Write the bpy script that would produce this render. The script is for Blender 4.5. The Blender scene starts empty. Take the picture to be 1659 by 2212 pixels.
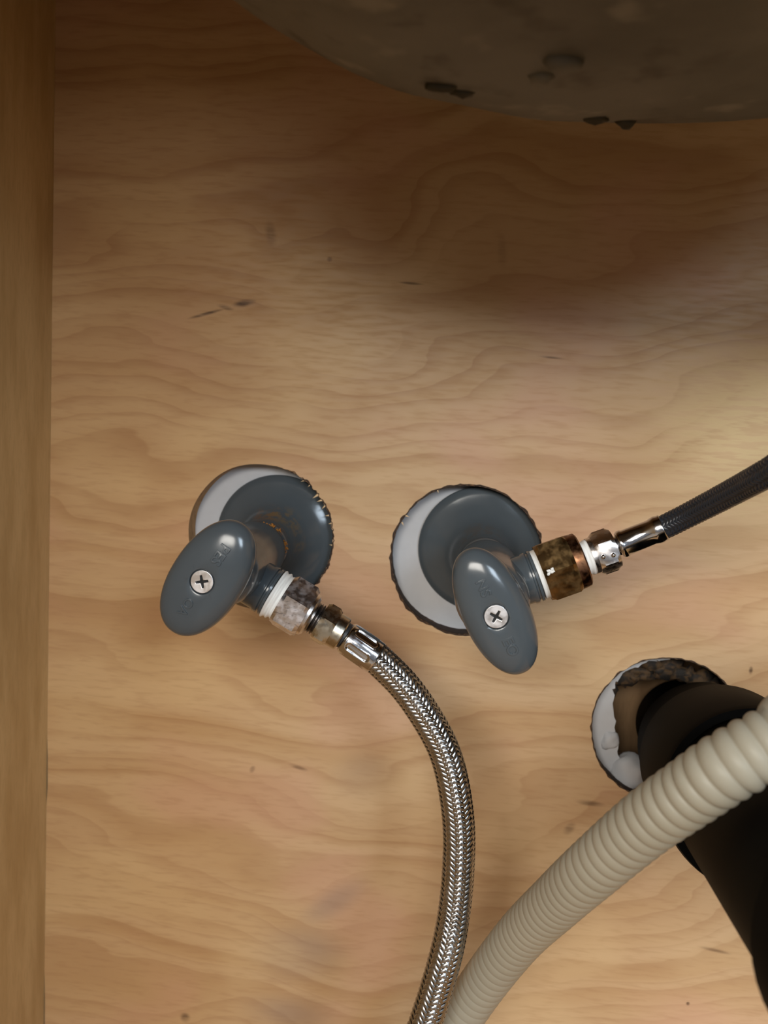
import bpy, bmesh, math, random
from mathutils import Vector, Matrix, noise as mnoise
from mathutils.bvhtree import BVHTree
random.seed(7)
scene = bpy.context.scene
COL = scene.collection
PI = math.pi
MM = 0.001

# ------------------------------------------------------------------ camera
FPX, CX, CY = 1663.0, 829.5, 1106.0          # focal length and centre in pixels of the 1659 x 2212 frame
ZC, ZH = 0.35, 0.40                          # distance to the back panel, height above the cabinet floor
VPX, VPY = 960.0, 930.0                      # where the panel's normal vanishes
cdir = Vector(((VPX - CX) / FPX, -(VPY - CY) / FPX, 1.0)).normalized()   # world +y in camera (right, up, fwd)


def basis(roll):
    up0 = Vector((math.sin(roll), math.cos(roll), 0.0))
    u = (up0 - cdir * up0.dot(cdir)).normalized()
    r = cdir.cross(u) * -1.0
    r = u.cross(cdir)
    return r, cdir, u                        # camera coords of world x, y, z


def proj(p, B):
    q = B[0] * p[0] + B[1] * (p[1] + ZC) + B[2] * (p[2] - ZH)
    return CX + FPX * q[0] / q[2], CY - FPX * q[1] / q[2]


def unproj(px, py, h, B):
    d = Vector(((px - CX) / FPX, -(py - CY) / FPX, 1.0))
    w = Vector((B[0].dot(d), B[1].dot(d), B[2].dot(d)))
    t = (ZC - h) / w.y
    return Vector((w.x * t, -h, ZH + w.z * t))


lo, hi = -0.2, 0.2                           # roll so that the cabinet corner stands as in the picture
for _ in range(50):
    mid = (lo + hi) / 2
    B = basis(mid)
    a = unproj(112, 700, 0, B)
    x0, y0 = proj((a.x, 0, a.z + .12), B)
    x1, y1 = proj((a.x, 0, a.z - .2), B)
    s = (x1 - x0) / (y1 - y0)
    s_up = s
    if s_up > -0.0115:
        hi_side = True
    else:
        hi_side = False
    Bt = basis(mid + 1e-3)
    x0, y0 = proj((a.x, 0, a.z + .12), Bt)
    x1, y1 = proj((a.x, 0, a.z - .2), Bt)
    inc = (x1 - x0) / (y1 - y0) > s
    if (s > -0.0115) == inc:
        hi = mid
    else:
        lo = mid
ROLL = (lo + hi) / 2
B = basis(ROLL)


def at(px, py, h):
    """The point h millimetres in front of the back panel that stands at this place of the view."""
    return unproj(px, py, h * MM, B)


cam = bpy.data.cameras.new('camera')
camo = bpy.data.objects.new('camera', cam)
COL.objects.link(camo)
Rw = Matrix((B[0], B[1], B[2]))              # camera coords -> world: rows are world axes in camera coords
right = Vector((B[0].x, B[1].x, B[2].x))
upv = Vector((B[0].y, B[1].y, B[2].y))
fwd = Vector((B[0].z, B[1].z, B[2].z))
M = Matrix((right, upv, -fwd)).transposed().to_4x4()
M.translation = Vector((0, -ZC, ZH))
camo.matrix_world = M
cam.sensor_fit = 'VERTICAL'
cam.sensor_height = 36.0
cam.lens = 36.0 * FPX / 2212.0
cam.clip_start = 0.005
cam.dof.use_dof = True
cam.dof.focus_distance = 0.285
cam.dof.aperture_fstop = 13.0
scene.camera = camo

# ------------------------------------------------------------------ light
scene.view_settings.view_transform = 'Standard'
scene.view_settings.look = 'None'
scene.view_settings.gamma = 1.0
scene.view_settings.use_curve_mapping = False
scene.view_settings.exposure = 0.0
world = bpy.data.worlds.new('world')
scene.world = world
world.use_nodes = True
bg = world.node_tree.nodes['Background']
bg.inputs[0].default_value = (0.86, 0.88, 0.96, 1)
bg.inputs[1].default_value = 0.20
scene.cycles.max_bounces = 6
scene.cycles.diffuse_bounces = 3
scene.cycles.glossy_bounces = 3


def area(name, loc, target, sx, sy, power, color):
    l = bpy.data.lights.new(name, 'AREA')
    l.shape = 'RECTANGLE'
    l.size, l.size_y = sx, sy
    l.energy = power
    l.color = color
    o = bpy.data.objects.new(name, l)
    COL.objects.link(o)
    o.location = loc
    o.rotation_euler = (Vector(target) - Vector(loc)).to_track_quat('-Z', 'Y').to_euler()
    return o


area('room_lamp', (-0.42, -1.90, 0.98), (0.0, 0.0, 0.33), 1.2, 0.50, 35.0, (1.0, 0.95, 0.87))
area('room_window', (0.75, -1.70, 0.98), (0.0, 0.0, 0.30), 0.35, 0.55, 13.0, (0.72, 0.86, 1.0))

# ------------------------------------------------------------------ node helpers


class NT:
    def __init__(self, name):
        self.m = bpy.data.materials.new(name)
        self.m.use_nodes = True
        self.t = self.m.node_tree
        self.b = self.t.nodes['Principled BSDF']

    def n(self, kind, **kw):
        nd = self.t.nodes.new(kind)
        for k, v in kw.items():
            setattr(nd, k, v)
        return nd

    def put(self, sock, v):
        if isinstance(v, bpy.types.NodeSocket):
            self.t.links.new(v, sock)
        elif v is not None:
            if hasattr(sock.default_value, '__len__') and not hasattr(v, '__len__'):
                v = (v,) * len(sock.default_value)
            if hasattr(sock.default_value, '__len__') and len(sock.default_value) == 4 and len(v) == 3:
                v = tuple(v) + (1.0,)
            sock.default_value = v

    def math(self, op, a, b=None, c=None, clamp=False):
        nd = self.n('ShaderNodeMath', operation=op, use_clamp=clamp)
        for i, v in enumerate((a, b, c)):
            if v is not None:
                self.put(nd.inputs[i], v)
        return nd.outputs[0]

    def vmath(self, op, a, b=None):
        nd = self.n('ShaderNodeVectorMath', operation=op)
        self.put(nd.inputs[0], a)
        if b is not None:
            self.put(nd.inputs[1], b)
        return nd.outputs['Value'] if op in ('LENGTH', 'DOT_PRODUCT', 'DISTANCE') else nd.outputs[0]

    def pos(self):
        return self.n('ShaderNodeNewGeometry').outputs['Position']

    def mapping(self, v, loc=(0, 0, 0), rot=(0, 0, 0), scale=(1, 1, 1), kind='POINT'):
        nd = self.n('ShaderNodeMapping', vector_type=kind)
        self.put(nd.inputs['Vector'], v)
        nd.inputs['Location'].default_value = loc
        nd.inputs['Rotation'].default_value = rot
        nd.inputs['Scale'].default_value = scale
        return nd.outputs[0]

    def noise(self, v, scale, detail=2.0, rough=0.5, dim='3D', w=None):
        nd = self.n('ShaderNodeTexNoise', noise_dimensions=dim)
        if dim == '1D':
            self.put(nd.inputs['W'], w)
        else:
            self.put(nd.inputs['Vector'], v)
        nd.inputs['Scale'].default_value = scale
        nd.inputs['Detail'].default_value = detail
        nd.inputs['Roughness'].default_value = rough
        return nd.outputs['Fac']

    def ramp(self, f, a, b, lo=0.0, hi=1.0, kind='SMOOTHSTEP'):
        nd = self.n('ShaderNodeMapRange', interpolation_type=kind)
        self.put(nd.inputs[0], f)
        nd.inputs[1].default_value = a
        nd.inputs[2].default_value = b
        nd.inputs[3].default_value = lo
        nd.inputs[4].default_value = hi
        return nd.outputs[0]

    def mix(self, f, a, b, mode='MIX'):
        nd = self.n('ShaderNodeMix', data_type='RGBA', blend_type=mode)
        self.put(nd.inputs[0], f)
        self.put(nd.inputs[6], a)
        self.put(nd.inputs[7], b)
        return nd.outputs[2]

    def bump(self, h, dist=0.0005, strength=1.0):
        nd = self.n('ShaderNodeBump')
        self.put(nd.inputs['Height'], h)
        nd.inputs['Distance'].default_value = dist
        nd.inputs['Strength'].default_value = strength
        self.t.links.new(nd.outputs[0], self.b.inputs['Normal'])

    def set(self, **kw):
        names = dict(color='Base Color', rough='Roughness', metal='Metallic', spec='Specular IOR Level',
                     coat='Coat Weight', coat_rough='Coat Roughness', sss='Subsurface Weight', trans='Transmission Weight',
                     ior='IOR', sss_scale='Subsurface Scale', sss_rad='Subsurface Radius', tint='Specular Tint', aniso='Anisotropic')
        for k, v in kw.items():
            self.put(self.b.inputs[names[k]], v)
        return self.m


def srgb(r, g, b):
    def f(c):
        c /= 255.0
        return c / 12.92 if c <= 0.04045 else ((c + 0.055) / 1.055) ** 2.4
    return (f(r), f(g), f(b), 1.0)


def simple(name, color, rough=0.5, metal=0.0, var=0.12, vscale=120.0, **kw):
    t = NT(name)
    f = t.noise(t.pos(), vscale, 3.0)
    dark = tuple(c * (1 - var) for c in color[:3]) + (1,)
    lite = tuple(min(1, c * (1 + var)) for c in color[:3]) + (1,)
    t.set(color=t.mix(f, dark, lite), rough=rough, metal=metal, **kw)
    return t.m


# ------------------------------------------------------------------ wood
def wood_back():
    t = NT('birch_panel')
    P3 = t.pos()
    sep = t.n('ShaderNodeSeparateXYZ')
    t.put(sep.inputs[0], P3)
    x, z = sep.outputs[0], sep.outputs[2]
    cmb = t.n('ShaderNodeCombineXYZ')
    t.put(cmb.inputs[0], x)
    t.put(cmb.inputs[1], z)
    P = cmb.outputs[0]                       # panel plane as x, y
    kpx = MM / 4.75

    def N2(scale, stretch=1.0, detail=1.0, rough=0.5, loc=(0, 0, 0)):
        return t.noise(t.mapping(P, loc=loc, scale=(1, stretch, 1)), scale, detail, rough, '2D')

    def spot(px, py, sx, sy, ang=0.0):
        c = at(px, py, 0)
        v = t.mapping(P, loc=(c.x, c.z, 0), rot=(0, 0, math.radians(ang)), scale=(sx * kpx, sy * kpx, 1), kind='TEXTURE')
        return t.vmath('LENGTH', v)
    # growth ring field, in metres: lines follow height, bent by broad swells
    rise = t.n('ShaderNodeMath', operation='SMOOTH_MAX')
    t.put(rise.inputs[0], t.math('ADD', x, 0.02))
    rise.inputs[1].default_value = 0.0
    rise.inputs[2].default_value = 0.06
    F = t.math('MULTIPLY_ADD', rise.outputs[0], -0.20, z)
    for px, py, sx, sy, amp in ((100, 420, 300, 220, 60), (980, 330, 420, 190, -165), (600, 500, 90, 120, 40), (830, 480, 90, 110, 35),
                                (1250, 470, 160, 140, 45), (560, 1540, 300, 60, 55), (700, 1980, 260, 130, 70), (1150, 1930, 380, 230, 130)):
        d = spot(px, py, sx, sy)
        g = t.math('EXPONENT', t.math('MULTIPLY', t.math('MULTIPLY', d, d), -1.0))
        F = t.math('MULTIPLY_ADD', g, amp * kpx, F)
    F = t.math('MULTIPLY_ADD', N2(9.0, 2.2, 1.0), 0.050, F)
    F = t.math('MULTIPLY_ADD', N2(34.0, 4.0, 1.0), 0.0045, F)
    r1 = t.noise(None, 48.0, 1.0, 0.5, '1D', F)
    r2 = t.noise(None, 40.0, 1.0, 0.5, '1D', t.math('ADD', F, 3.7))
    base = t.mix(t.ramp(r1, 0.30, 0.70), srgb(205, 174, 136), srgb(194, 160, 120))
    saw = t.math('FRACT', t.math('MULTIPLY_ADD', r2, 1.6, t.math('MULTIPLY', F, 92.0)))
    late = t.math('MULTIPLY', t.ramp(saw, 0.45, 0.93, kind='LINEAR'), t.ramp(saw, 1.0, 0.93))
    late = t.math('MULTIPLY', late, t.ramp(r1, 0.30, 0.62, 0.10, 0.36))
    base = t.mix(late, base, srgb(156, 112, 74))
    # blotches: pinkish heart and pale sap
    b1 = N2(10.0, 1.6, 2.0)
    base = t.mix(t.ramp(b1, 0.50, 0.72, 0, 0.55), base, srgb(202, 160, 134))
    base = t.mix(t.ramp(b1, 0.46, 0.28, 0, 0.50), base, srgb(216, 188, 146))
    # soft flecks along the grain
    fl = N2(70.0, 7.0, 2.0, 0.6)
    base = t.mix(t.ramp(fl, 0.45, 0.78, 0, 0.26), base, srgb(168, 128, 90))
    # deeper orange tone towards the left
    base = t.mix(t.ramp(x, 0.00, -0.13, 0, 0.75), base, t.mix(1.0, base, (1.0, 0.86, 0.66, 1), 'MULTIPLY'))
    # sheen painted into the flecked patch on the right; grey smudges low down
    pale = t.ramp(spot(1650, 930, 330, 280, 12), 1.0, 0.1)
    base = t.mix(t.math('MULTIPLY', pale, t.ramp(fl, 0.35, 0.6, 0.15, 0.7)), base, srgb(222, 202, 156))
    wr = t.ramp(b1, 0.30, 0.62, 0.35, 1.0)
    sm = None
    for (px, py, a, b, ang, k) in ((640, 2060, 150, 95, 10, .6), (720, 1950, 130, 45, 40, .42), (790, 1680, 100, 80, 0, .4), (620, 2190, 150, 70, 0, .45)):  # the topmost smudge paints in a bluish sheen
        m = t.ramp(spot(px, py, a, b, ang), 1.0, 0.1, 0, k)
        sm = m if sm is None else t.math('MAXIMUM', sm, m)
    base = t.mix(t.math('MULTIPLY', sm, wr), base, srgb(142, 122, 112))
    # knots, scratches and pin marks
    dark = None
    for (px, py, a, b, ang, k) in (
            (527, 655, 32, 10, 12, .9), (487, 664, 24, 7, -12, .6), (445, 678, 50, 5, 17, .85), (712, 560, 8, 7, 0, .6),
            (888, 612, 32, 4, -2, .65), (1190, 772, 34, 3.5, -3, .6), (585, 505, 16, 34, 12, .35), (1085, 545, 14, 45, 8, .2),
            (1275, 1735, 40, 9, -3, .6), (1230, 1790, 14, 22, -35, .45), (1622, 1448, 6, 11, 0, .8), (400, 2198, 16, 16, -20, .7),
            (545, 1662, 8, 12, -30, .6), (645, 1658, 30, 7, -15, .5), (1545, 2053, 44, 6, -8, .5), (1486, 2168, 6, 6, 0, 1.0)):
        m = t.ramp(spot(px, py, a, b, ang), 1.0, 0.19, 0, k)
        dark = m if dark is None else t.math('MAXIMUM', dark, m)
    dark = t.math('MULTIPLY', dark, t.ramp(fl, 0.25, 0.6, 0.5, 1.0))
    base = t.mix(dark, base, srgb(70, 46, 30))
    t.set(color=base, rough=t.ramp(fl, 0.3, 0.7, 0.44, 0.58), spec=0.35)
    return t.m


def wood_plain(name, lite, dark, vertical=True):
    t = NT(name)
    P = t.pos()
    sc = (6, 6, 1) if vertical else (1, 6, 6)
    a = t.noise(t.mapping(P, scale=sc), 14.0, 3.0)
    f = t.noise(t.mapping(P, scale=tuple(s * 3 for s in sc)), 60.0, 3.0)
    c = t.mix(t.ramp(a, 0.35, 0.7), lite, dark)
    c = t.mix(t.ramp(f, 0.4, 0.8, 0, 0.25), c, tuple(v * 0.7 for v in dark[:3]) + (1,))
    t.set(color=c, rough=0.55, spec=0.3)
    return t.m


def edge_burnt(name, a, b, lo, hi):
    t = NT(name)
    f = t.noise(t.mapping(t.pos(), scale=(1, 3, 1)), 240.0, 4.0)
    t.set(color=t.mix(t.ramp(f, lo, hi), a, b), rough=0.8)
    return t.m


def grey_plastic(name, stains=(), tone=(srgb(72, 79, 84), srgb(80, 87, 92))):
    t = NT(name)
    P = t.pos()
    f = t.noise(P, 60.0, 3.0)
    c = t.mix(f, tone[0], tone[1])
    wig = t.noise(P, 260.0, 4.0, 0.65)
    for (w, r, k, col) in stains:  # rust stains, and the shade painted on the right flange
        d = t.vmath('DISTANCE', P, tuple(w))
        m = t.math('MULTIPLY', t.ramp(d, r, r * 0.2), t.ramp(wig, 0.42, 0.60))
        c = t.mix(t.math('MULTIPLY', m, k), c, col)
    t.set(color=c, rough=t.ramp(f, 0.3, 0.7, 0.15, 0.22), spec=0.5)
    t.bump(t.noise(P, 130.0, 2.0), 0.0004, 0.15)
    return t.m


def metal(name, color, rough, scratch=0.2, tarnish=None, tk=0.5, scale=300.0, bump=0.0, spots=0.0):
    t = NT(name)
    P = t.pos()
    f = t.noise(P, scale, 2.0, 0.6)
    c = color
    if tarnish:
        c = t.mix(t.ramp(t.noise(P, 170.0, 3.0, 0.6), 0.45, 0.65, 0, tk), color, tarnish)
    if spots:
        g = t.noise(t.mapping(P, rot=(0, 0.55, 0), scale=(1, 1, 2.5)), 420.0, 3.0, 0.7)
        c = t.mix(t.ramp(g, 0.56, 0.62, 0, spots), c, srgb(70, 62, 66))
    t.set(color=c, rough=t.ramp(f, 0.35, 0.7, rough * (1 - scratch), rough * (1 + 2 * scratch)), metal=1.0)
    if bump:
        t.bump(f, 0.00008, bump)
    return t.m


M_WOOD = wood_back()
M_SIDE = wood_plain('maple_side', srgb(212, 182, 132), srgb(192, 160, 110))
M_FLOOR = wood_plain('maple_floor', srgb(196, 158, 110), srgb(176, 134, 88), False)
M_TOP = wood_plain('counter_board', srgb(120, 92, 60), srgb(96, 72, 46), False)
M_EDGE_TAN = edge_burnt('cut_edge_pale', srgb(180, 140, 92), srgb(120, 88, 54), 0.45, 0.75)
M_EDGE_DARK = edge_burnt('cut_edge_burnt', srgb(52, 34, 22), srgb(130, 94, 58), 0.55, 0.80)
M_SPLINTER = simple('pale_splinter_wood', srgb(222, 190, 146), 0.7)
M_PLASTER = simple('white_plaster', srgb(190, 191, 194), 0.75, var=0.06, vscale=200)
M_CORE = edge_burnt('torn_board_core', srgb(150, 120, 92), srgb(92, 68, 46), 0.4, 0.65)
M_GRIME = edge_burnt('brown_grime', srgb(74, 54, 30), srgb(22, 16, 10), 0.35, 0.6)
M_CHROME = metal('chrome', (0.62, 0.62, 0.64, 1), 0.12)
M_CHROME_WORN = metal('worn_chrome', (0.74, 0.73, 0.77, 1), 0.36, 0.2, srgb(120, 104, 92), 0.3, spots=0.4)
M_NICKEL = metal('nickel', (0.66, 0.62, 0.60, 1), 0.26)
M_BRASSY = metal('dull_brass', (0.50, 0.46, 0.38, 1), 0.26)
M_BRONZE = metal('tarnished_brass', srgb(150, 122, 82), 0.40, 0.2, srgb(104, 86, 58), 0.6)
M_STEEL = metal('braid_steel', (0.42, 0.42, 0.42, 1), 0.27, 0.2)
M_THREAD = metal('thread_steel', (0.26, 0.24, 0.23, 1), 0.30)
M_SCREW = metal('screw_steel', (0.80, 0.79, 0.80, 1), 0.42, 0.2)
M_BLACKHOLE = simple('black_recess', (0.006, 0.006, 0.006, 1), 0.7)
M_RUBBER = simple('dark_rubber', (0.02, 0.02, 0.022, 1), 0.45)
M_TAPE = simple('white_seal_tape', srgb(235, 235, 232), 0.5, var=0.05)
M_PIPE = simple('black_plastic_pipe', (0.002, 0.0019, 0.0017, 1), 0.6, var=0.3, spec=0.04)
M_ORANGE = simple('orange_rust_crust', srgb(165, 108, 38), 0.8, var=0.3, vscale=700)
M_NYLON = simple('black_nylon_braid', (0.018, 0.022, 0.030, 1), 0.34)
M_NYLON_CORE = simple('black_hose_core', (0.012, 0.012, 0.014, 1), 0.6)
M_CORE_DARK = simple('hose_core', (0.03, 0.03, 0.03, 1), 0.6)


def mat_hose():
    t = NT('cloudy_white_plastic')
    f = t.noise(t.pos(), 40.0, 2.0)
    t.set(color=t.mix(f, srgb(156, 150, 134), srgb(170, 164, 148)), rough=0.45, sss=0.25, sss_scale=0.004, spec=0.25)
    t.b.inputs['Subsurface Radius'].default_value = (1.0, 0.9, 0.7)
    return t.m


M_HOSE = mat_hose()


def mat_sink():
    t = NT('sink_underside')
    P = t.pos()
    f = t.noise(P, 22.0, 4.0)
    c = t.mix(t.ramp(f, 0.3, 0.7), srgb(104, 100, 92), srgb(76, 72, 62))
    g = t.noise(t.mapping(P, scale=(1, 1, 2)), 55.0, 3.0)
    c = t.mix(t.ramp(g, 0.56, 0.70, 0, 0.7), c, srgb(58, 48, 32))
    c = t.mix(t.ramp(g, 0.42, 0.30, 0, 0.4), c, srgb(150, 144, 132))
    t.set(color=c, rough=0.6)
    t.bump(f, 0.003, 0.4)
    return t.m


M_SINK = mat_sink()

# ------------------------------------------------------------------ object helpers
WLOC = {}


def empty(name, loc):
    o = bpy.data.objects.new(name, None)
    o.empty_display_size = 0.01
    COL.objects.link(o)
    o.location = loc
    WLOC[o.name] = Vector(loc)
    return o


def tag(o, label, cat, group=None):
    o['label'] = label
    o['category'] = cat
    if group:
        o['group'] = group
    return o


def link_mesh(name, me, mats, parent=None, smooth=True, kind=None, angle=35):
    """Link a mesh whose vertices are in world space; its origin goes to its middle."""
    if not isinstance(mats, (list, tuple)):
        mats = [mats]
    for m in mats:
        me.materials.append(m)
    n = len(me.vertices)
    co = [0.0] * (3 * n)
    me.vertices.foreach_get('co', co)
    lo = Vector((min(co[0::3]), min(co[1::3]), min(co[2::3])))
    hi = Vector((max(co[0::3]), max(co[1::3]), max(co[2::3])))
    c = (lo + hi) / 2
    me.transform(Matrix.Translation(-c))
    if smooth:
        me.polygons.foreach_set('use_smooth', [True] * len(me.polygons))
        me.set_sharp_from_angle(angle=math.radians(angle))
    o = bpy.data.objects.new(name, me)
    COL.objects.link(o)
    if parent is not None:
        o.parent = parent
        o.location = c - WLOC[parent.name]
    else:
        o.location = c
    WLOC[o.name] = c.copy()
    if kind:
        o['kind'] = kind
    return o


def from_bm(bm, name):
    bmesh.ops.recalc_face_normals(bm, faces=bm.faces)
    me = bpy.data.meshes.new(name)
    bm.to_mesh(me)
    bm.free()
    return me


def frame_of(axis, hint=Vector((0, 0, 1))):
    a = Vector(axis).normalized()
    u = (Vector(hint) - a * a.dot(Vector(hint)))
    if u.length < 1e-6:
        u = Vector((1, 0, 0)) - a * a.x
    u.normalize()
    return a, u, a.cross(u)


def lathe(bm, p0, axis, prof, seg=48, hint=(0, 0, 1), rfun=None, mat=0, caps=(True, True)):
    """prof: (distance along axis, radius) in metres."""
    a, u, v = frame_of(axis, hint)
    rings = []
    for s, r in prof:
        ring = []
        for i in range(seg):
            th = 2 * PI * i / seg
            rr = rfun(s, r, th) if rfun else r
            ring.append(bm.verts.new(Vector(p0) + a * s + (u * math.cos(th) + v * math.sin(th)) * rr))
        rings.append(ring)
    for A, Bq in zip(rings, rings[1:]):
        for i in range(seg):
            j = (i + 1) % seg
            f = bm.faces.new((A[i], A[j], Bq[j], Bq[i]))
            f.material_index = mat
    for k, ring in ((0, rings[0]), (1, rings[-1])):
        if caps[k]:
            f = bm.faces.new(ring)
            f.material_index = mat
    return rings


def hexprism(bm, p0, axis, l0, l1, rc, phase, cham=0.0007, bore=None):
    """Hexagonal nut with chamfered corners."""
    a, u, v = frame_of(axis, (0, -1, 0))
    seg = 48

    def rhex(th):
        t = (th - phase) % (PI / 3) - PI / 6
        return rc * math.cos(PI / 6) / math.cos(t)
    rin = rc * math.cos(PI / 6)
    rows = [(l0, rin - 0.0008), (l0, rin), (l0 + cham * 2, rc * 1.01), (l1 - cham * 2, rc * 1.01), (l1, rin), (l1, rin - 0.0008)]
    rings = []
    for s, lim in rows:
        ring = []
        for i in range(seg):
            th = phase + 2 * PI * i / seg
            r = min(rhex(th), lim)
            if lim < rc:
                r = lim
            ring.append(bm.verts.new(Vector(p0) + a * s + (u * math.cos(th) + v * math.sin(th)) * r))
        rings.append(ring)
    for A, C in zip(rings, rings[1:]):
        for i in range(seg):
            j = (i + 1) % seg
            bm.faces.new((A[i], A[j], C[j], C[i]))
    bm.faces.new(rings[0])
    bm.faces.new(rings[-1])


def box(bm, lo, hi):
    vs = [bm.verts.new((x, y, z)) for x in (lo[0], hi[0]) for y in (lo[1], hi[1]) for z in (lo[2], hi[2])]
    for f in ((0, 1, 3, 2), (4, 6, 7, 5), (0, 4, 5, 1), (2, 3, 7, 6), (0, 2, 6, 4), (1, 5, 7, 3)):
        bm.faces.new([vs[i] for i in f])


def catmull(pts, n=40):
    out = []
    P = [pts[0] * 2 - pts[1]] + list(pts) + [pts[-1] * 2 - pts[-2]]
    for i in range(1, len(P) - 2):
        p0, p1, p2, p3 = P[i - 1:i + 3]
        for k in range(n):
            t = k / n
            out.append(0.5 * ((2 * p1) + (p2 - p0) * t + (2 * p0 - 5 * p1 + 4 * p2 - p3) * t * t + (3 * p1 - p0 - 3 * p2 + p3) * t ** 3))
    out.append(P[-2].copy())
    return out


class Path:
    """Arc length path with twist-free frames."""

    def __init__(self, pts, step=0.0005):
        raw = catmull(pts)
        d = [0.0]
        for a, b in zip(raw, raw[1:]):
            d.append(d[-1] + (b - a).length)
        self.L = d[-1]
        n = max(4, int(self.L / step))
        self.p, self.n = [], n
        k = 0
        for i in range(n + 1):
            s = self.L * i / n
            while k < len(d) - 2 and d[k + 1] < s:
                k += 1
            f = (s - d[k]) / max(1e-12, d[k + 1] - d[k])
            self.p.append(raw[k].lerp(raw[k + 1], f))
        self.t = [(self.p[min(i + 1, n)] - self.p[max(i - 1, 0)]).normalized() for i in range(n + 1)]
        u = Vector((0, -1, 0))
        self.u, self.v = [], []
        for t in self.t:
            u = (u - t * u.dot(t)).normalized()
            self.u.append(u.copy())
            self.v.append(t.cross(u))

    def at(self, s, th, r):
        x = min(max(s / self.L, 0), 1) * self.n
        i = min(int(x), self.n - 1)
        f = x - i
        p = self.p[i].lerp(self.p[i + 1], f)
        u = self.u[i].lerp(self.u[i + 1], f)
        v = self.v[i].lerp(self.v[i + 1], f)
        return p + (u * math.cos(th) + v * math.sin(th)) * r


def tube(bm, path, prof, seg=32):
    """prof: list of (s, r)."""
    rings = [[bm.verts.new(path.at(s, 2 * PI * i / seg, r)) for i in range(seg)] for s, r in prof]
    for A, C in zip(rings, rings[1:]):
        for i in range(seg):
            j = (i + 1) % seg
            bm.faces.new((A[i], A[j], C[j], C[i]))
    bm.faces.new(rings[0])
    bm.faces.new(rings[-1])


def braid_mesh(path, R, N, pitch, amp, fill=0.94, crown=0.00012, wires=3):
    verts, faces = [], []
    ang = math.atan2(2 * PI * R, pitch)
    w = 2 * PI * R / N * math.cos(ang) * fill
    cross = (Vector((0, 0, 0)),)
    cols = [(-0.5, -crown), (-0.25, 0), (0.0, crown * .15), (0.25, 0), (0.5, -crown)]
    steps = int(path.L / pitch * 2 * N * 1.6)
    for fam in (1, -1):
        for i in range(N):
            base = len(verts)
            for k in range(steps + 1):
                s = path.L * k / steps
                th = fam * 2 * PI * s / pitch + 2 * PI * i / N
                other = (th + fam * 2 * PI * s / pitch) * N / (2 * PI)
                idx = i if fam == 1 else i
                off = fam * amp * math.cos(PI / 2 * (idx * fam + other * fam) + PI / 4)
                off = max(-amp * .75, min(amp * .75, off * 1.3))
                for cu, cr in cols:
                    # across the ribbon: perpendicular to the strand on the unrolled surface
                    ds = -fam * cu * w * math.sin(ang)
                    dth = cu * w * math.cos(ang) / R
                    verts.append(path.at(s + ds, th + dth, R + off + cr))
            nc = len(cols)
            for k in range(steps):
                for c in range(nc - 1):
                    q = base + k * nc + c
                    faces.append((q, q + 1, q + nc + 1, q + nc))
    me = bpy.data.meshes.new('braid')
    me.from_pydata([tuple(v) for v in verts], [], faces)
    return me


def fill_outline(name, loops, depth, bevel=0.0):
    """Flat shape from 2-D loops (first outer, rest holes), extruded both ways by depth/2, as a mesh in its own xy plane."""
    cu = bpy.data.curves.new(name, 'CURVE')
    cu.dimensions = '2D'
    cu.fill_mode = 'BOTH'
    cu.extrude = depth / 2
    cu.bevel_depth = bevel
    cu.bevel_resolution = 1
    for lp in loops:
        sp = cu.splines.new('POLY')
        sp.points.add(len(lp) - 1)
        for p, (x, y) in zip(sp.points, lp):
            p.co = (x, y, 0, 1)
        sp.use_cyclic_u = True
    o = bpy.data.objects.new(name, cu)
    COL.objects.link(o)
    dg = bpy.context.evaluated_depsgraph_get()
    dg.update()
    me = bpy.data.meshes.new_from_object(o.evaluated_get(dg))
    bpy.data.objects.remove(o)
    bpy.data.curves.remove(cu)
    return me


# ------------------------------------------------------------------ the setting
XL = at(112, 700, 0).x                        # left cabinet corner
XR, ZT, DEPTH, TH = 0.46, 0.74, 0.52, 0.010
HOLE_R = 0.0342


def hole_loop(c, r, n=120, jag=None):
    out = []
    for i in range(n):
        th = 2 * PI * i / n
        rr = r * (1 + 0.006 * math.sin(3 * th + 1) + 0.004 * math.sin(7 * th))
        if jag:
            rr += jag(th)
        out.append((c.x + rr * math.cos(th), c.z + rr * math.sin(th)))
    return out


H1, H2, H3 = at(561, 1160, 0), at(1007, 1210, 0), at(1440, 1577, 0)


def jag1(th):
    d = math.cos(th - 0.15)
    k = max(0.0, d) ** 1.0
    return k * 0.0004 * (mnoise.noise(Vector((math.cos(th) * 26, math.sin(th) * 26, 1))) * 2.4)


def jag2(th):
    return 0.0003 * mnoise.noise(Vector((math.cos(th) * 14, math.sin(th) * 14, 4)))


loops = []
edge = []
zc = [at(105, y, 0).z for y in (2212, 2160, 2100, 1740, 1700, 1640, 1590)]
for z, g in ((-0.0, .0004), (zc[0] - .01, .0006), (zc[1], .0005), (zc[2], .00005), (zc[3], .00005), (zc[4], .0006), (zc[5], .0005), (zc[6], .00005), (ZT, .00005)):
    edge.append((XL + g, z))
loops.append([(XR, 0.0), (XR, ZT)] + edge[::-1])
loops.append(hole_loop(H1, 162 / 4.75 * MM, 160, jag1))
loops.append(hole_loop(H2, 164 / 4.75 * MM, 140, jag2))
loops.append(hole_loop(H3, 161 / 4.75 * MM, 120, jag2))
me = fill_outline('panel', loops, TH)
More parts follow.
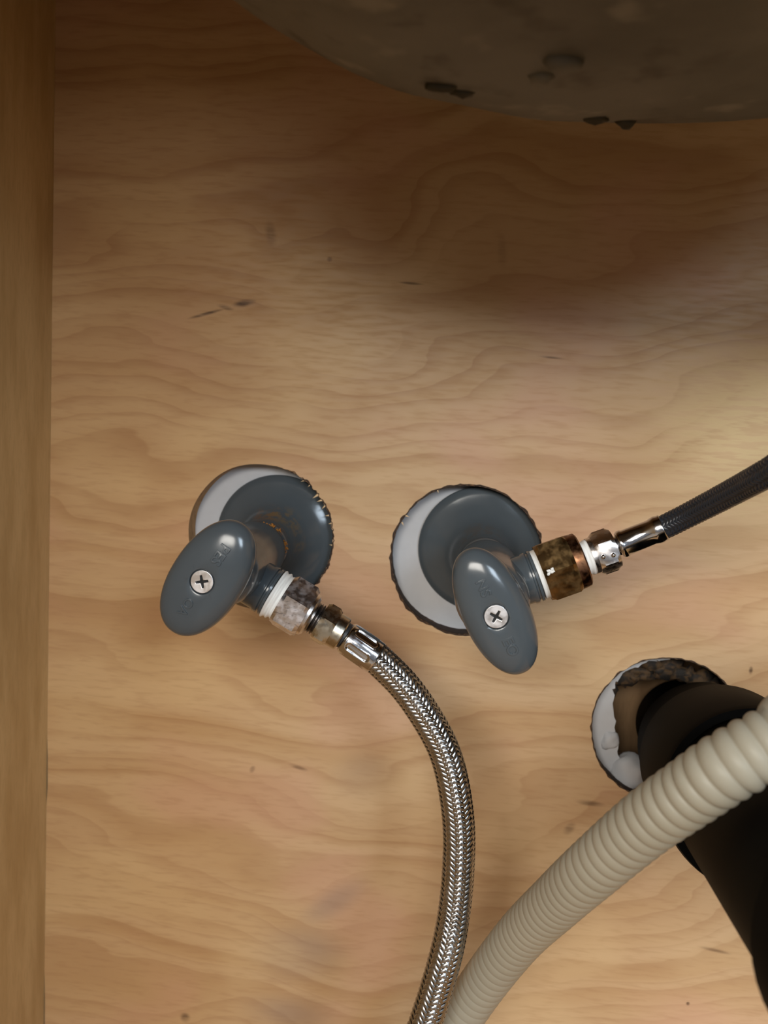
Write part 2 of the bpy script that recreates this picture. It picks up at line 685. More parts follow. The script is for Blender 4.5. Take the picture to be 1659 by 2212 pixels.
# own xy -> world xz ; own z -> -y
me.transform(Matrix(((1, 0, 0, 0), (0, 0, -1, TH / 2), (0, 1, 0, 0), (0, 0, 0, 1))))
wall_back = link_mesh('wall_back', me, [M_WOOD, M_EDGE_TAN, M_EDGE_DARK], smooth=False, kind='structure')
wc = WLOC[wall_back.name]
for p in me.polygons:
    if abs(p.normal.y) < 0.5:
        c = p.center + wc
        d1 = (Vector((c.x, 0, c.z)) - Vector((H1.x, 0, H1.z)))
        if d1.length < 0.04 and d1.x < 0.012:
            p.material_index = 1
        elif d1.length < 0.04 or (Vector((c.x - H2.x, 0, c.z - H2.z))).length < .04 or (Vector((c.x - H3.x, 0, c.z - H3.z))).length < .04:
            p.material_index = 2

# scorched lip left by the hole saw
def rim(c, r, w, th0, th1, seed, jag=None):
    bm = bmesh.new()
    n = 150
    rows = []
    for i in range(n + 1):
        th = th0 + (th1 - th0) * i / n
        rr = r * (1 + 0.006 * math.sin(3 * th + 1) + 0.004 * math.sin(7 * th)) + (jag(th) if jag else 0)
        e = min(1.0, min(i, n - i) / 12.0) if th1 - th0 < 6.2 else 1.0
        k = (0.55 + 0.9 * mnoise.noise(Vector((math.cos(th) * 9, math.sin(th) * 9, seed)))) * e
        ro = rr + w * max(0.06, k)
        d = Vector((math.cos(th), 0, math.sin(th)))
        b = Vector((c.x, 0, c.z))
        rows.append([bm.verts.new(b + d * ro + Vector((0, -.00003, 0))), bm.verts.new(b + d * (rr + .00005) + Vector((0, -.00008, 0))),
                     bm.verts.new(b + d * (rr - .00025) + Vector((0, .0006, 0))), bm.verts.new(b + d * (rr + .0001) + Vector((0, .0012, 0)))])
    for A, C in zip(rows, rows[1:]):
        for j in range(3):
            bm.faces.new((A[j], A[j + 1], C[j + 1], C[j]))
    return link_mesh('scorched_rim', from_bm(bm, 'rim'), M_EDGE_DARK, wall_back, angle=60)


rim(H1, 162 / 4.75 * MM, .0009, -1.2, 1.35, 1.0, jag1)
rim(H2, 164 / 4.75 * MM, .0013, 0, 2 * PI, 5.0, jag2)
rim(H3, 161 / 4.75 * MM, .0009, 0, 2 * PI, 9.0, jag2)
# torn slivers of veneer on the hole rims
spl = bpy.data.meshes.new('splinter')
spl.from_pydata([(0, 0, -.0006), (0, 0, .0006), (.0034, 0, .0001), (0, .0007, -.0005), (0, .0007, .0005), (.0030, .0006, 0)], [],
                [(0, 1, 2), (3, 5, 4), (0, 3, 4, 1), (1, 4, 5, 2), (0, 2, 5, 3)])
spl.materials.append(M_SPLINTER)
for (px, py, ang, sc) in ((663, 1036, 200, .9), (672, 1046, 220, .6), (688, 1068, 215, 1.0), (696, 1080, 200, .8), (703, 1092, 225, .7), (713, 1113, 190, .7),
                          (717, 1130, 195, .5), (719, 1178, 175, .5), (872, 1112, -20, .9), (868, 1128, -60, .6), (897, 1080, -40, .6), (945, 1058, -70, .5)):
    o = bpy.data.objects.new('splinter', spl)
    COL.objects.link(o)
    o.parent = wall_back
    p = at(px, py, 0)
    o.location = p + Vector((0, 0.0002, 0)) - wc
    o.rotation_euler = (0, -math.radians(ang), 0)
    o.scale = (sc, sc, sc)

# plaster wall behind the panel, broken open round the drain
def drain_break():
    pts = [(1330, 1475), (1326, 1520), (1331, 1560), (1327, 1592), (1338, 1612), (1334, 1630), (1346, 1640), (1372, 1662), (1395, 1690), (1430, 1730),
           (1560, 1760), (1640, 1700), (1650, 1560), (1600, 1470), (1550, 1440), (1490, 1424), (1452, 1421), (1430, 1427), (1402, 1428), (1378, 1440), (1352, 1450), (1338, 1468)]
    out = []
    n = len(pts)
    for i in range(n):
        for k in range(3):
            t = k / 3
            x = pts[i][0] * (1 - t) + pts[(i + 1) % n][0] * t
            y = pts[i][1] * (1 - t) + pts[(i + 1) % n][1] * t
            w = at(x, y, -10)
            j = 0.0006
            out.append((w.x + random.uniform(-j, j), w.z + random.uniform(-j, j)))
    return out[::-1]


me = fill_outline('plaster', [[(XL - .02, -.02), (XR + .02, -.02), (XR + .02, ZT), (XL - .02, ZT)], drain_break()], 0.012)
me.transform(Matrix(((1, 0, 0, 0), (0, 0, -1, TH + .0062), (0, 1, 0, 0), (0, 0, 0, 1))))
wall_rear = link_mesh('wall_rear', me, [M_PLASTER, M_CORE], smooth=False, kind='structure')
wr = WLOC[wall_rear.name]
for p in me.polygons:
    if abs(p.normal.y) < 0.5 and (Vector((p.center.x + wr.x - H3.x, 0, p.center.z + wr.z - H3.z))).length < .06:
        p.material_index = 1
bm = bmesh.new()
box(bm, (XL - .02, TH + .0355, -.02), (XR + .02, TH + .05, ZT))
link_mesh('wall_stud_board', from_bm(bm, 'stud'), wood_plain('rough_stud_board', srgb(132, 104, 74), srgb(100, 76, 50)), smooth=False, kind='structure')
# soft lump of filler at the foot of the break, a skim blob, and torn dirty scraps above the pipe
def blob(name, c, r, mat, parent, seed, amp=0.2, sub=3):
    bm = bmesh.new()
    bmesh.ops.create_icosphere(bm, subdivisions=sub, radius=1.0)
    for v in bm.verts:
        n = v.co.normalized()
        v.co = n * (1 + amp * mnoise.noise(n * 1.7 + Vector((seed, 0, 0))))
        v.co = Vector((v.co.x * r[0], v.co.y * r[1], v.co.z * r[2])) + c
    return link_mesh(name, from_bm(bm, name), mat, parent, angle=180)


blob('filler_lump', at(1352, 1668, -12), (.0095, .0065, .0095), M_PLASTER, wall_rear, 3, .25)
blob('filler_lump', at(1318, 1598, -11), (.0045, .0028, .0050), M_PLASTER, wall_rear, 9, .35)
for k in range(16):
    px = 1325 + k * 14 + random.uniform(-6, 6)
    py = 1484 - 46 * math.sin(k / 15 * PI) + random.uniform(-8, 16)
    blob('grime_scrap', at(px, py, -13), (.0035 + random.random() * .003, .003, .002 + random.random() * .0028), M_GRIME, wall_rear, k * 1.7, .7, 2)

bm = bmesh.new()
box(bm, (XL - .016, -DEPTH, 0.0), (XL, TH, ZT))
link_mesh('wall_left', from_bm(bm, 'wall_left'), M_SIDE, smooth=False, kind='structure')
bm = bmesh.new()
box(bm, (XR, -DEPTH, 0.0), (XR + .016, TH, ZT))
link_mesh('wall_right', from_bm(bm, 'wall_right'), M_SIDE, smooth=False, kind='structure')
bm = bmesh.new()
box(bm, (XL - .016, -DEPTH, -.018), (XR + .016, TH, 0.0))
link_mesh('floor', from_bm(bm, 'floor'), M_FLOOR, smooth=False, kind='structure')
bm = bmesh.new()
box(bm, (XL - .016, -DEPTH - .02, 0.60), (XR + .016, -DEPTH, ZT))
link_mesh('shade_rail', from_bm(bm, 'shade_rail'), M_SIDE, smooth=False, kind='structure')  # unseen front rail, added and lowered to keep the upper wall dark
bm = bmesh.new()
box(bm, (-1.6, -2.6, -.14), (2.0, -DEPTH - .001, -.10))
link_mesh('floor_room', from_bm(bm, 'floor_room'), simple('pale_room_floor', srgb(110, 96, 80), 0.5, vscale=8), smooth=False, kind='structure')
SINK_C = Vector((0.058, -0.185, 0.0))
me = fill_outline('top', [[(XL - .016, -DEPTH - .02), (XR + .016, -DEPTH - .02), (XR + .016, TH), (XL - .016, TH)],
                          [(SINK_C.x + .172 * math.cos(-t), SINK_C.y + .152 * math.sin(-t)) for t in [2 * PI * i / 64 for i in range(64)]]], .02)
me.transform(Matrix.Translation((0, 0, ZT + .01)))
link_mesh('ceiling', me, M_TOP, smooth=False, kind='structure')

# ------------------------------------------------------------------ sink bowl
def sink():
    root = empty('sink_bowl', (SINK_C.x, SINK_C.y, ZT))
    tag(root, 'stained grey-brown underside of a rounded sink bowl hanging overhead', 'sink')
    bm = bmesh.new()
    zb = SINK_Z
    prof = [(0.0005, 0.0), (.02, 0.0002), (.04, .0008)]
    for k in range(1, 13):
        a = k / 12 * PI / 2
        prof.append((.055 + .095 * math.sin(a), .0012 + .070 * (1 - math.cos(a))))
    prof += [(.154, .11), (.157, .16), (.159, ZT - zb + .018), (.176, ZT - zb + .021), (.176, ZT - zb + .026), (.150, ZT - zb + .026), (.146, .16), (.139, .09), (.10, .03), (.04, .008), (.0005, .007)]
    seg = 96
    rings = []
    for r, z in prof:
        ring = []
        for i in range(seg):
            th = 2 * PI * i / seg
            x, y = r * math.cos(th), r * math.sin(th) * (0.78 if r < .17 else .9)
            d = 0.0
            if z < .15 and r > .01:
                d = 0.0022 * mnoise.noise(Vector((x * 28, y * 28, z * 28)))
            ring.append(bm.verts.new((SINK_C.x + x, SINK_C.y + y, zb + z + d + x * SINK_TILT)))
        rings.append(ring)
    for A, C in zip(rings, rings[1:]):
        for i in range(seg):
            j = (i + 1) % seg
            bm.faces.new((A[i], A[j], C[j], C[i]))
    bm.faces.new(rings[0])
    bm.faces.new(rings[-1])
    bmesh.ops.recalc_face_normals(bm, faces=bm.faces)
    bvh = BVHTree.FromBMesh(bm)
    link_mesh('bowl', from_bm(bm, 'bowl'), M_SINK, root, angle=60)
    eye = Vector((0, -ZC, ZH))
    drip = simple('dark_adhesive', srgb(46, 40, 22), 0.6)
    for k, (px, py, r) in enumerate(((958, 186, (.0046, .0016, .0016)), (1000, 199, (.0032, .0016, .0014)), (1287, 256, (.0034, .0020, .0016)), (1352, 262, (.0026, .0020, .0020)),
                                     (1215, 128, (.0046, .002, .0028)), (1170, 165, (.003, .002, .002)))):
        d = (at(px, py, 0) - eye).normalized()
        hit = bvh.ray_cast(eye, d)
        if hit[0] is not None:
            blob('adhesive_lump', hit[0], r, drip if k < 4 else M_SINK, root, k * 2.3, .4, 2)
    return root


SINK_Z = 0.4845
SINK_TILT = 0.055
sink_root = sink()

# ------------------------------------------------------------------ valves
def along(p, q, f):
    return p.lerp(q, f)


def make_handle(root, c, axis, ldir, LH, WH, mat, words, screw_rot, label):
    a = axis.normalized()
    L = (ldir - a * ldir.dot(a)).normalized()
    W = a.cross(L)
    ring_prof = [(0.40, -11.5), (0.62, -11.2), (0.84, -9.6), (0.95, -7.6), (1.0, -5.0), (1.0, -3.6), (.985, -2.2), (.95, -1.0), (.89, 0.0), (.79, .95), (.66, 1.65), (.50, 2.15), (.36, 2.4)]

    def dome(rho):
        pts = [(1.0, -3.6), (.985, -2.2), (.95, -1.0), (.89, 0.0), (.79, .95), (.66, 1.65), (.50, 2.15), (.36, 2.4), (0, 2.55)]
        for (r0, z0), (r1, z1) in zip(pts, pts[1:]):
            if r1 <= rho <= r0:
                f = (rho - r0) / (r1 - r0)
                return z0 + (z1 - z0) * f
        return -3.6
    seg = 96
    bm = bmesh.new()
    rings = []

    def ring(fn, z):
        rings.append([bm.verts.new(c + a * (z * MM) + (L * fn(t)[0] + W * fn(t)[1]) * MM) for t in [2 * PI * i / seg for i in range(seg)]])
    for rho, z in ring_prof:
        def ell(t, rho=rho):
            ct, st = math.cos(t), math.sin(t)
            n = 2.15
            k = (abs(ct) ** n + abs(st) ** n) ** (-1 / n)
            return (LH * rho * ct * k, WH * rho * st * k)
        ring(ell, z)
    for r, z in ((4.75, 2.45), (4.35, 2.25), (4.25, 1.0)):
        ring(lambda t, r=r: (r * math.cos(t), r * math.sin(t)), z)
    for A, C in zip(rings, rings[1:]):
        for i in range(seg):
            j = (i + 1) % seg
            bm.faces.new((A[i], A[j], C[j], C[i]))
    bm.faces.new(rings[0])
    bm.faces.new(rings[-1])
    h = link_mesh('handle', from_bm(bm, 'handle'), mat, root, angle=50)
    h['label'] = label
    # screw: round head with a cross recess
    n = 48
    circ = [(3.75 * MM * math.cos(2 * PI * i / n), 3.75 * MM * math.sin(2 * PI * i / n)) for i in range(n)]
    w, l = .60 * MM, 2.3 * MM
    plus = [(w, w), (l, w * .75), (l, -w * .75), (w, -w), (w * .75, -l), (-w * .75, -l), (-w, -w), (-l, -w * .75), (-l, w * .75), (-w, w), (-w * .75, l), (w * .75, l)]
    me = fill_outline('screw', [circ, plus], 1.0 * MM, 0.10 * MM)
    Mx = Matrix((right, upv, -fwd)).transposed()
    r_ = (right - a * right.dot(a)).normalized()
    u_ = a.cross(r_)
    rot = Matrix((r_, u_, a)).transposed().to_4x4() @ Matrix.Rotation(math.radians(screw_rot), 4, 'Z')
    rot.translation = c + a * (1.75 * MM)
    bm = bmesh.new()
    bm.from_mesh(me)
    nf = len(bm.faces)
    d = [bm.verts.new((3.4 * MM * math.cos(2 * PI * i / n), 3.4 * MM * math.sin(2 * PI * i / n), -.5 * MM)) for i in range(n)]
    f = bm.faces.new(d)
    f.material_index = 1
    me2 = bpy.data.meshes.new('screw')
    bm.to_mesh(me2)
    bm.free()
    me2.transform(rot)
    s = link_mesh('screw', me2, [M_SCREW, M_BLACKHOLE], h, smooth=True, angle=30)
    s['label'] = 'bright steel cross-head screw'
    # raised lettering draped over the dome
    for text, dist, size, flip in words:
        cu = bpy.data.curves.new('lettering', 'FONT')
        cu.body = text
        cu.size = size * MM
        cu.extrude = 0.25 * MM
        cu.bevel_depth = 0.10 * MM
        cu.align_x = 'CENTER'
        cu.align_y = 'CENTER'
        cu.resolution_u = 3
        to = bpy.data.objects.new('lettering', cu)
        COL.objects.link(to)
        dg = bpy.context.evaluated_depsgraph_get()
        dg.update()
        tm = bpy.data.meshes.new_from_object(to.evaluated_get(dg))
        bpy.data.objects.remove(to)
        bpy.data.curves.remove(cu)
        for v in tm.vertices:
            tx, ty, tz = v.co / MM
            lu = dist + (tx if not flip else -tx)
            wv = ty if not flip else -ty
            rho = math.hypot(lu / LH, wv / WH)
            v.co = c + (L * lu + W * wv) * MM + a * ((dome(min(rho, 1)) + 0.02 + tz * 1.15) * MM)
        lm = link_mesh('lettering', tm, mat, h, angle=40)
    return h


def make_valve(name, label, P0, P1, out_dir_pts, handle_dir, LH, WH, mat, words, screw_rot, hlabel):
    """P0 on the wall, P1 at the handle's middle; out_dir_pts: two points on the outlet's axis."""
    root = empty(name, P0)
    tag(root, label, 'valve', 'shutoff valves on the back panel')
    ax = (P1 - P0).normalized()
    Ltot = (P1 - P0).length
    o0, o1 = out_dir_pts
    bm = bmesh.new()
    s1 = Ltot - 0.0115
    prof = [(.020, .0088), (.0335, .0088), (.0337, .0106), (.0365, .0112), (.040, .0122), (.047, .0131), (.060, .0134), (s1 - .010, .0134), (s1 - .006, .0130), (s1 - .003, .0118), (s1 - .001, .0100), (s1 + .004, .0095)]
    lathe(bm, P0, ax, prof, 64)
    link_mesh('body', from_bm(bm, 'body'), mat, root, angle=50)
    od = (o1 - o0).normalized()
    Lo = (o1 - o0).length
    bm = bmesh.new()
    lathe(bm, o0, od, [(.000, .0092), (Lo - .0040, .0094), (Lo - .0034, .0098), (Lo - .0022, .0098), (Lo - .0018, .0090), (Lo - .0012, .0090), (Lo - .0010, .0098), (Lo - .0001, .0097), (Lo, .0088)], 48)
    link_mesh('outlet', from_bm(bm, 'outlet'), mat, root, angle=40)
    make_handle(root, P1, ax, handle_dir, LH, WH, mat, words, screw_rot, hlabel)
    return root, ax


def make_escutcheon(label, P0, ax, mat, rad):
    root = empty('escutcheon', P0)
    tag(root, label, 'escutcheon', 'escutcheons behind the valves')
    bm = bmesh.new()
    prof = [(-.0012, rad - .003), (-.0012, rad), (.0002, rad + .0002), (.0012, rad - .0004), (.0022, rad - .0035), (.0036, rad - .0075), (.0058, rad - .0115), (.0095, rad - .0148), (.0150, .0126), (.0210, .0113), (.0285, .0108),
            (.0300, .0110), (.0308, .0106), (.0306, .0092), (.0200, .0090)]
    lathe(bm, P0, ax, prof, 72, caps=(False, False))
    link_mesh('flange', from_bm(bm, 'flange'), mat, root, angle=60)
    return root


GREY = grey_plastic('grey_valve_plastic')
# left valve
LA0, LA1 = at(602, 1162, -9), at(441, 1254, 100)
ax = (LA1 - LA0).normalized()
c30 = LA0 + ax * .030
RUST = srgb(120, 84, 46)
GREY_STAINED = grey_plastic('grey_flange_plastic_stained', [(at(570, 1108, 8), .012, .75, RUST), (at(610, 1125, 6), .012, .6, srgb(120, 100, 66)), (at(625, 1170, 4), .010, .6, srgb(126, 104, 72)), (at(590, 1150, 20), .008, .7, RUST)])
GREY_CLEAN = grey_plastic('grey_flange_plastic', [(at(1035, 1150, 12), .016, .35, srgb(88, 72, 54))])  # brown patch paints in the shade on the flange's upper part
HO = 64
lo0, lo1 = at(507, 1232, HO), at(589, 1280, HO)
v1, ax1 = make_valve('shutoff_valve', 'grey plastic shutoff valve with oval handle tilted right, feeding the braided steel hose', LA0, LA1, (lo0, lo1),
                     at(525, 1130, 96) - at(362, 1376, 96), 22.6, 12.6, GREY, [('PES', 11.2, 5.2, True), ('OA', -10.5, 4.6, True)], 8, 'oval grey handle with raised lettering')
e1 = make_escutcheon('grey flared wall flange with rust stains, inside the hole nearer the cabinet corner', LA0, ax1, GREY_STAINED, .0300)
# right valve
RA0, RA1 = at(1041, 1187, -9), at(1071, 1328, 100)
ro0, ro1 = at(1062, 1276, HO), at(1160, 1243, HO)
v2, ax2 = make_valve('shutoff_valve', 'grey plastic shutoff valve with oval handle pointing down, feeding the black hose', RA0, RA1, (ro0, ro1),
                     at(1008, 1192, 96) - at(1135, 1466, 96), 23.0, 11.2, GREY, [('NS', 10.4, 4.8, True), ('EO', -11.2, 5.2, True)], -28, 'oval grey handle with raised lettering')
e2 = make_escutcheon('clean dark grey flared wall flange inside the hole with white showing on its left', RA0, ax2, GREY_CLEAN, .0297)

# crust of orange sealant round the left collar
bm = bmesh.new()
a_, u_, v_ = frame_of(ax1)
for k in range(26):
    th = random.uniform(-1.9, 0.9)
    d = u_ * math.cos(th) + v_ * math.sin(th)
    p = LA0 + ax1 * (.0312 + random.uniform(-.0004, .0009)) + d * (.0098 + random.uniform(0, .0012))
    m = Matrix.Translation(p) @ Matrix.Rotation(random.uniform(0, 6), 4, 'Y')
    bmesh.ops.create_icosphere(bm, subdivisions=1, radius=random.uniform(.0003, .0008), matrix=m @ Matrix.Diagonal((1.7, 1, .7, 1)))
crust = link_mesh('sealant_crust', from_bm(bm, 'crust'), M_ORANGE, v1, kind='stuff')

# ------------------------------------------------------------------ fittings on the left valve
def seal_tape(bm, p0, d, l0, l1, r, ridges):
    prof = [(l0, r - .0018)]
    n = ridges * 6
    for k in range(n + 1):
        f = k / n
        prof.append((l0 + (l1 - l0) * f, r - .0010 * f + .00035 * math.sin(f * ridges * 2 * PI)))
    prof.append((l1, r - .003))
    lathe(bm, p0, d, prof, 48, rfun=lambda s, rr, th: rr + .00018 * math.sin(5 * th + s * 900))


def adapter_left():
    p = at(589, 1280, HO)
    d = (at(744, 1374, HO) - at(589, 1280, HO)).normalized()
    k = lambda px, py: (at(px, py, HO) - p).dot(d)
    root = empty('reducing_adapter', p)
    tag(root, 'worn chrome hex adapter wrapped in white tape, on the outlet feeding the braided hose', 'pipe fitting')
    bm = bmesh.new()
    seal_tape(bm, p, d, .0002, k(612, 1291) + .0015, .0098, 3)
    t = link_mesh('seal_tape', from_bm(bm, 'tape'), M_TAPE, root, angle=180)
    t['label'] = 'white thread tape wound before the nut'
    l0, l1 = k(612, 1291), k(664, 1326)
    bm = bmesh.new()
    hexprism(bm, p, d, l0, l1, .0112, math.radians(-26))
    nut = link_mesh('hex_nut', from_bm(bm, 'nut'), M_CHROME_WORN, root, angle=20)
    bm = bmesh.new()
    lathe(bm, p, d, [(l1 - .001, .0088), (l1 + .0012, .0086), (l1 + .0020, .0076), (l1 + .0020, .0060)], 48)
    link_mesh('nut_collar', from_bm(bm, 'collar'), M_NICKEL, nut)
    bm = bmesh.new()
    ln = k(700, 1346)
    prof = [(l1, .0062), (l1 + .0028, .0062)]
    s = l1 + .003
    while s < ln:
        prof += [(s, .0056), (s + .00045, .0064), (s + .0009, .0056)]
        s += .0010
    lathe(bm, p, d, prof, 40)
    link_mesh('threaded_nipple', from_bm(bm, 'nipple'), M_THREAD, root, angle=20)
    return d


dl = adapter_left()


def braided_hose():
    d = dl
    p = at(690, 1340, HO)
    root = empty('braided_hose', p)
    tag(root, 'shiny braided steel supply hose curving down to the bottom edge', 'hose')
    k = lambda px, py: (at(px, py, HO) - p).dot(d)
    l1 = k(720, 1359)
    bm = bmesh.new()
    hexprism(bm, p, d, 0.0, l1, .0084, math.radians(-28))
    nut = link_mesh('hex_nut', from_bm(bm, 'nut'), M_BRASSY, root, angle=20)
    bm = bmesh.new()
    l2 = k(740, 1372)
    lathe(bm, p, d, [(l1 - .001, .0068), (l2 - .0005, .0068), (l2, .0064), (l2, .004)], 48)
    link_mesh('nut_skirt', from_bm(bm, 'skirt'), M_BRASSY, nut)
    bm = bmesh.new()
    lathe(bm, p, d, [(l2 - .002, .0052), (l2 + .0018, .0052)], 32)
    link_mesh('gasket', from_bm(bm, 'gasket'), M_RUBBER, root)
    # ferrule: pressed sleeve with six rounded slots
    f0 = at(744, 1374, HO) + d * .0004
    f1 = at(814, 1422, HO + .5)
    fd = (f1 - f0).normalized()
    FL = (f1 - f0).length
    rows = [(-.0001, .0048), (0, .0056), (.0006, .0062)]
    n = 40
    rows += [(.001 + (FL - .0015) * i / n, .0064) for i in range(n + 1)] + [(FL, .0062), (FL, .0055)]

    def rf(s, r, th):
        if r < .0063:
            return r
        m = (s - .0012) / (FL - .0024)
        bulge = .00025 * math.sin(max(0, min(1, m)) * PI)
        t = ((th + .42) % (PI / 3)) - PI / 6
        dx = abs(t) * .0064 / .0017
        dz = max(0.0, abs(s - FL * .48) - FL * .24) / .0017
        q = math.hypot(dx, dz)
        dent = 0.0 if q > 1 else (1 - q * q) ** .6
        if q < 1:
            dent = min(1.0, (1 - q) * 3.2)
        rim = math.exp(-((q - 1.05) / .18) ** 2) * .00012
        return r + bulge * .4 - dent * .00065 + rim
    bm = bmesh.new()
    lathe(bm, f0, fd, rows, 144, (0, -1, 0), rf)
    link_mesh('ferrule', from_bm(bm, 'ferrule'), M_CHROME, root, angle=60)
    pts = [f0 + fd * (FL - .002), at(816, 1424, 64), at(873, 1481, 65), at(922, 1550, 67), at(958, 1618, 69), at(978, 1688, 71), at(990, 1774, 73), at(991, 1852, 75), at(983, 1955, 78), at(963, 2063, 84), at(918, 2212, 89), at(870, 2330, 92), at(800, 2480, 92)]
    e = pts[-1]
    pts += [Vector((e.x - .030, e.y, e.z * .5)), Vector((e.x - .045, e.y, .001))]
    path = Path(pts)
    bm = bmesh.new()
    n = int(path.L / .002)
    tube(bm, path, [(path.L * i / n, .00555) for i in range(n + 1)], 24)
    link_mesh('inner_tube', from_bm(bm, 'tube'), M_CORE_DARK, root)
    me = braid_mesh(path, .0059, 16, .030, .00032, fill=.90, crown=.0002)
    link_mesh('steel_braid', me, M_STEEL, root, kind='stuff', angle=180)


braided_hose()


# ------------------------------------------------------------------ fittings on the right valve
def adapter_right():
    p = at(1160, 1243, HO)
    q = at(1432, 1140, HO)
    d = (at(1300, 1193, HO) - p).normalized()
    k = lambda px, py: (at(px, py, HO) - p).dot(d)
    root = empty('reducing_adapter', p)
    tag(root, 'tarnished brown brass hex adapter on the outlet feeding the black hose', 'pipe fitting')
    bm = bmesh.new()
    lathe(bm, p, d, [(.0001, .0086), (.0003, .0093), (.0022, .0095), (k(1178, 1237), .0090)], 48)
    t = link_mesh('seal_tape', from_bm(bm, 'tape'), M_TAPE, root)
    t['label'] = 'thin white ring of thread tape'
    l0, l1 = k(1171, 1239), k(1238, 1215)
    bm = bmesh.new()
    hexprism(bm, p, d, l0, l1, .0121, math.radians(-9))
    nut = link_mesh('hex_nut', from_bm(bm, 'nut'), M_BRONZE, root, angle=20)
    bm = bmesh.new()
    l2 = k(1260, 1207)
    lathe(bm, p, d, [(l1 - .001, .0104), (l1 + .0004, .0104), (l2 - .0006, .0102), (l2, .0094), (l2, .005)], 48)
    link_mesh('nut_collar', from_bm(bm, 'collar'), metal('brown_copper', srgb(118, 84, 62), 0.34, 0.3, srgb(80, 58, 40), .5), nut)
    bm = bmesh.new()
    l3 = k(1284, 1199)
    seal_tape(bm, p, d, l2 - .001, l3, .0070, 2)
    t = link_mesh('seal_tape', from_bm(bm, 'tape2'), M_TAPE, root, angle=180)
    # stray wisp of tape on the nut
    a, u, v = frame_of(d, (0, -1, 0))
    pts = [(1183, 1243), (1187, 1236), (1182, 1232), (1190, 1233), (1194, 1226), (1191, 1236), (1198, 1233)]
    path = Path([at(x, y, HO + 12.6) for x, y in pts], .0003)
    bm = bmesh.new()
    n = 40
    tube(bm, path, [(path.L * i / n, .00028 + .0003 * abs(math.sin(i * .5))) for i in range(n + 1)], 8)
    w = link_mesh('tape_wisp', from_bm(bm, 'wisp'), M_TAPE, root)
    w['label'] = 'stray wisp of white tape'
    return d


dr = adapter_right()


def black_hose():
    d = dr
    p = at(1282, 1200, HO)
    root = empty('black_hose', p)
    tag(root, 'black braided supply hose running off the right edge', 'hose')
    k = lambda px, py: (at(px, py, HO) - p).dot(d)
    bm = bmesh.new()
    lathe(bm, p, d, [(-.0012, .0050), (-.001, .0069), (.0006, .0069), (.0012, .0062)], 40)
    nl = k(1328, 1183)
    nut_bm = bmesh.new()
    hexprism(nut_bm, p, d, 0.0006, nl, .0082, math.radians(-35))
    nut = link_mesh('hex_nut', from_bm(nut_bm, 'nut'), M_NICKEL, root, angle=20)
    link_mesh('nut_skirt', from_bm(bm, 'skirt'), M_NICKEL, nut)
    for (px, py) in ((1303, 1203), (1325, 1199)):
        bm = bmesh.new()
        bmesh.ops.create_icosphere(bm, subdivisions=2, radius=.00085, matrix=Matrix.Translation(at(px, py, HO + 7.3)))
        link_mesh('punch_mark', from_bm(bm, 'mark'), M_CHROME, nut)
    f0, f1 = at(1337, 1178, HO), at(1434, 1139, HO + 4)
    fd = (f1 - f0).normalized()
    FL = (f1 - f0).length
    bm = bmesh.new()
    lathe(bm, f0, fd, [(-.003, .0036), (.0001, .0038), (.0001, .0046), (.0005, .0050), (.0012, .0052), (.0022, .0051), (.0026, .0048), (FL - .0046, .0046), (FL - .0034, .0049), (FL - .0020, .0051), (FL - .0008, .0048), (FL - .0003, .0049), (FL, .0047), (FL, .0038)], 64)
    link_mesh('ferrule', from_bm(bm, 'ferrule'), M_CHROME, root, angle=60)
    pts = [f1 - fd * .003, at(1440, 1136, 68), at(1490, 1111, 74), at(1550, 1080, 86), at(1610, 1048, 100), at(1659, 1021, 112), at(1745, 968, 123), Vector((.135, -.134, .428)), Vector((.19, -.148, .475)), Vector((.265, -.155, .56)), Vector((.295, -.14, .66)), Vector((.295, -.13, ZT - .002))]
    path = Path(pts)
    bm = bmesh.new()
    n = int(path.L / .002)
    tube(bm, path, [(path.L * i / n, .00415) for i in range(n + 1)], 24)
    link_mesh('inner_tube', from_bm(bm, 'tube'), M_NYLON_CORE, root)
    me = braid_mesh(path, .00425, 14, .022, .00022, fill=.92, crown=.00014)
    link_mesh('nylon_braid', me, M_NYLON, root, kind='stuff', angle=180)


black_hose()

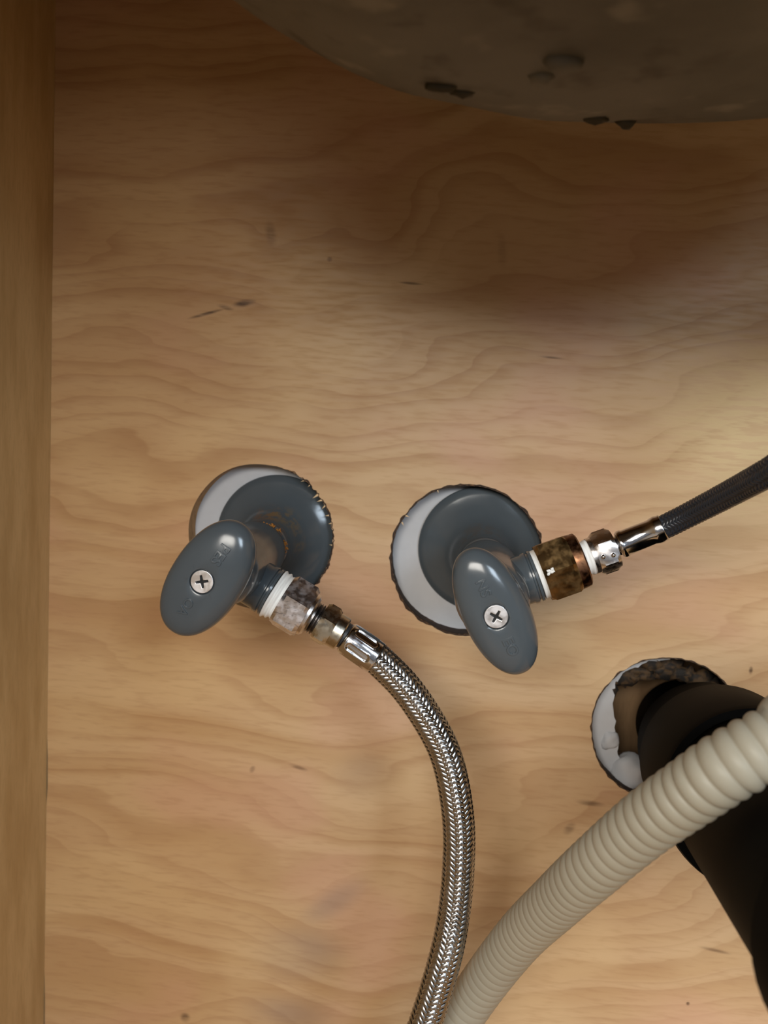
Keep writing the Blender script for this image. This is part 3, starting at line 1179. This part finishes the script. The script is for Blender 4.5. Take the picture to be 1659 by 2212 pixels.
# ------------------------------------------------------------------ drain pipe
def drain_pipe():
    A = at(1504, 1596, 0)
    w = Vector((B[0].dot(Vector(((1129 - CX) / FPX, -(1223 - CY) / FPX, 1))), B[1].dot(Vector(((1129 - CX) / FPX, -(1223 - CY) / FPX, 1))), B[2].dot(Vector(((1129 - CX) / FPX, -(1223 - CY) / FPX, 1)))))
    d = -w.normalized()
    root = empty('drain_pipe', A)
    tag(root, 'thick black plastic drain pipe coming out of its hole at lower right', 'pipe')
    r = .0284
    bm = bmesh.new()
    lathe(bm, A - d * .03, d, [(0, .0195), (0, .0225), (.044, .0225), (.0465, r - .0006), (.048, r), (.235, r), (.235, r - .003), (0.05, r - .003)], 64, caps=(False, False))
    link_mesh('pipe', from_bm(bm, 'pipe'), M_PIPE, root)
    bm = bmesh.new()
    lathe(bm, A, d, [(.045, r - .0005), (.045, r + .0026), (.047, r + .0032), (.094, r + .0032), (.0965, r + .0026), (.0965, r - .0005)], 64, caps=(False, False))
    link_mesh('coupling', from_bm(bm, 'coupling'), M_PIPE, root)
    # bend that turns off to the right, past the edge of the view
    e = A + d * .198
    side = Vector((1, 0, -0.25)).normalized()
    R = .06
    pts = []
    n_ = (side - d * side.dot(d)).normalized()
    for k in range(9):
        th = k / 8 * PI / 2
        pts.append(e + d * (R * math.sin(th)) + n_ * (R * (1 - math.cos(th))))
    pts.append(pts[-1] + n_ * .05)
    path = Path(pts, .002)
    bm = bmesh.new()
    n = 40
    tube(bm, path, [(path.L * i / n, r + .0030) for i in range(n + 1)], 48)
    link_mesh('elbow', from_bm(bm, 'elbow'), M_PIPE, root)


drain_pipe()

# ------------------------------------------------------------------ corrugated hose
def corrugated():
    pts = [at(820, 2500, 62), at(900, 2365, 64), at(962, 2250, 67), at(1033, 2139, 72), at(1119, 2028, 88), at(1202, 1947, 108), at(1273, 1882, 124), at(1391, 1781, 140), at(1490, 1711, 150), at(1577, 1652, 156), at(1690, 1592, 158), at(1830, 1530, 158)]
    e = pts[0]
    pts = [Vector((e.x - .040, e.y, .001)), Vector((e.x - .028, e.y, e.z * .5))] + pts + [Vector((.20, -.172, .375)), Vector((.33, -.172, .40)), Vector((XR - .002, -.165, .40))]
    path = Path(pts)
    bm = bmesh.new()
    pitch = .0041
    s0 = .14
    R = .0086
    n = int(path.L / pitch * 14)
    prof = []
    for i in range(n + 1):
        s = path.L * i / n
        f = (s / pitch) % 1.0
        r = R - (.00022 + .0009 * min(1, max(0, (s - s0)) / .24) ** 1.6) * (1 - abs(math.sin(PI * f)) ** .6)
        prof.append((s, r))
    tube(bm, path, prof, 40)
    o = link_mesh('corrugated_hose', from_bm(bm, 'corrugated'), M_HOSE, angle=180)
    tag(o, 'cloudy white corrugated plastic hose crossing in front of the black drain pipe', 'hose')


corrugated()
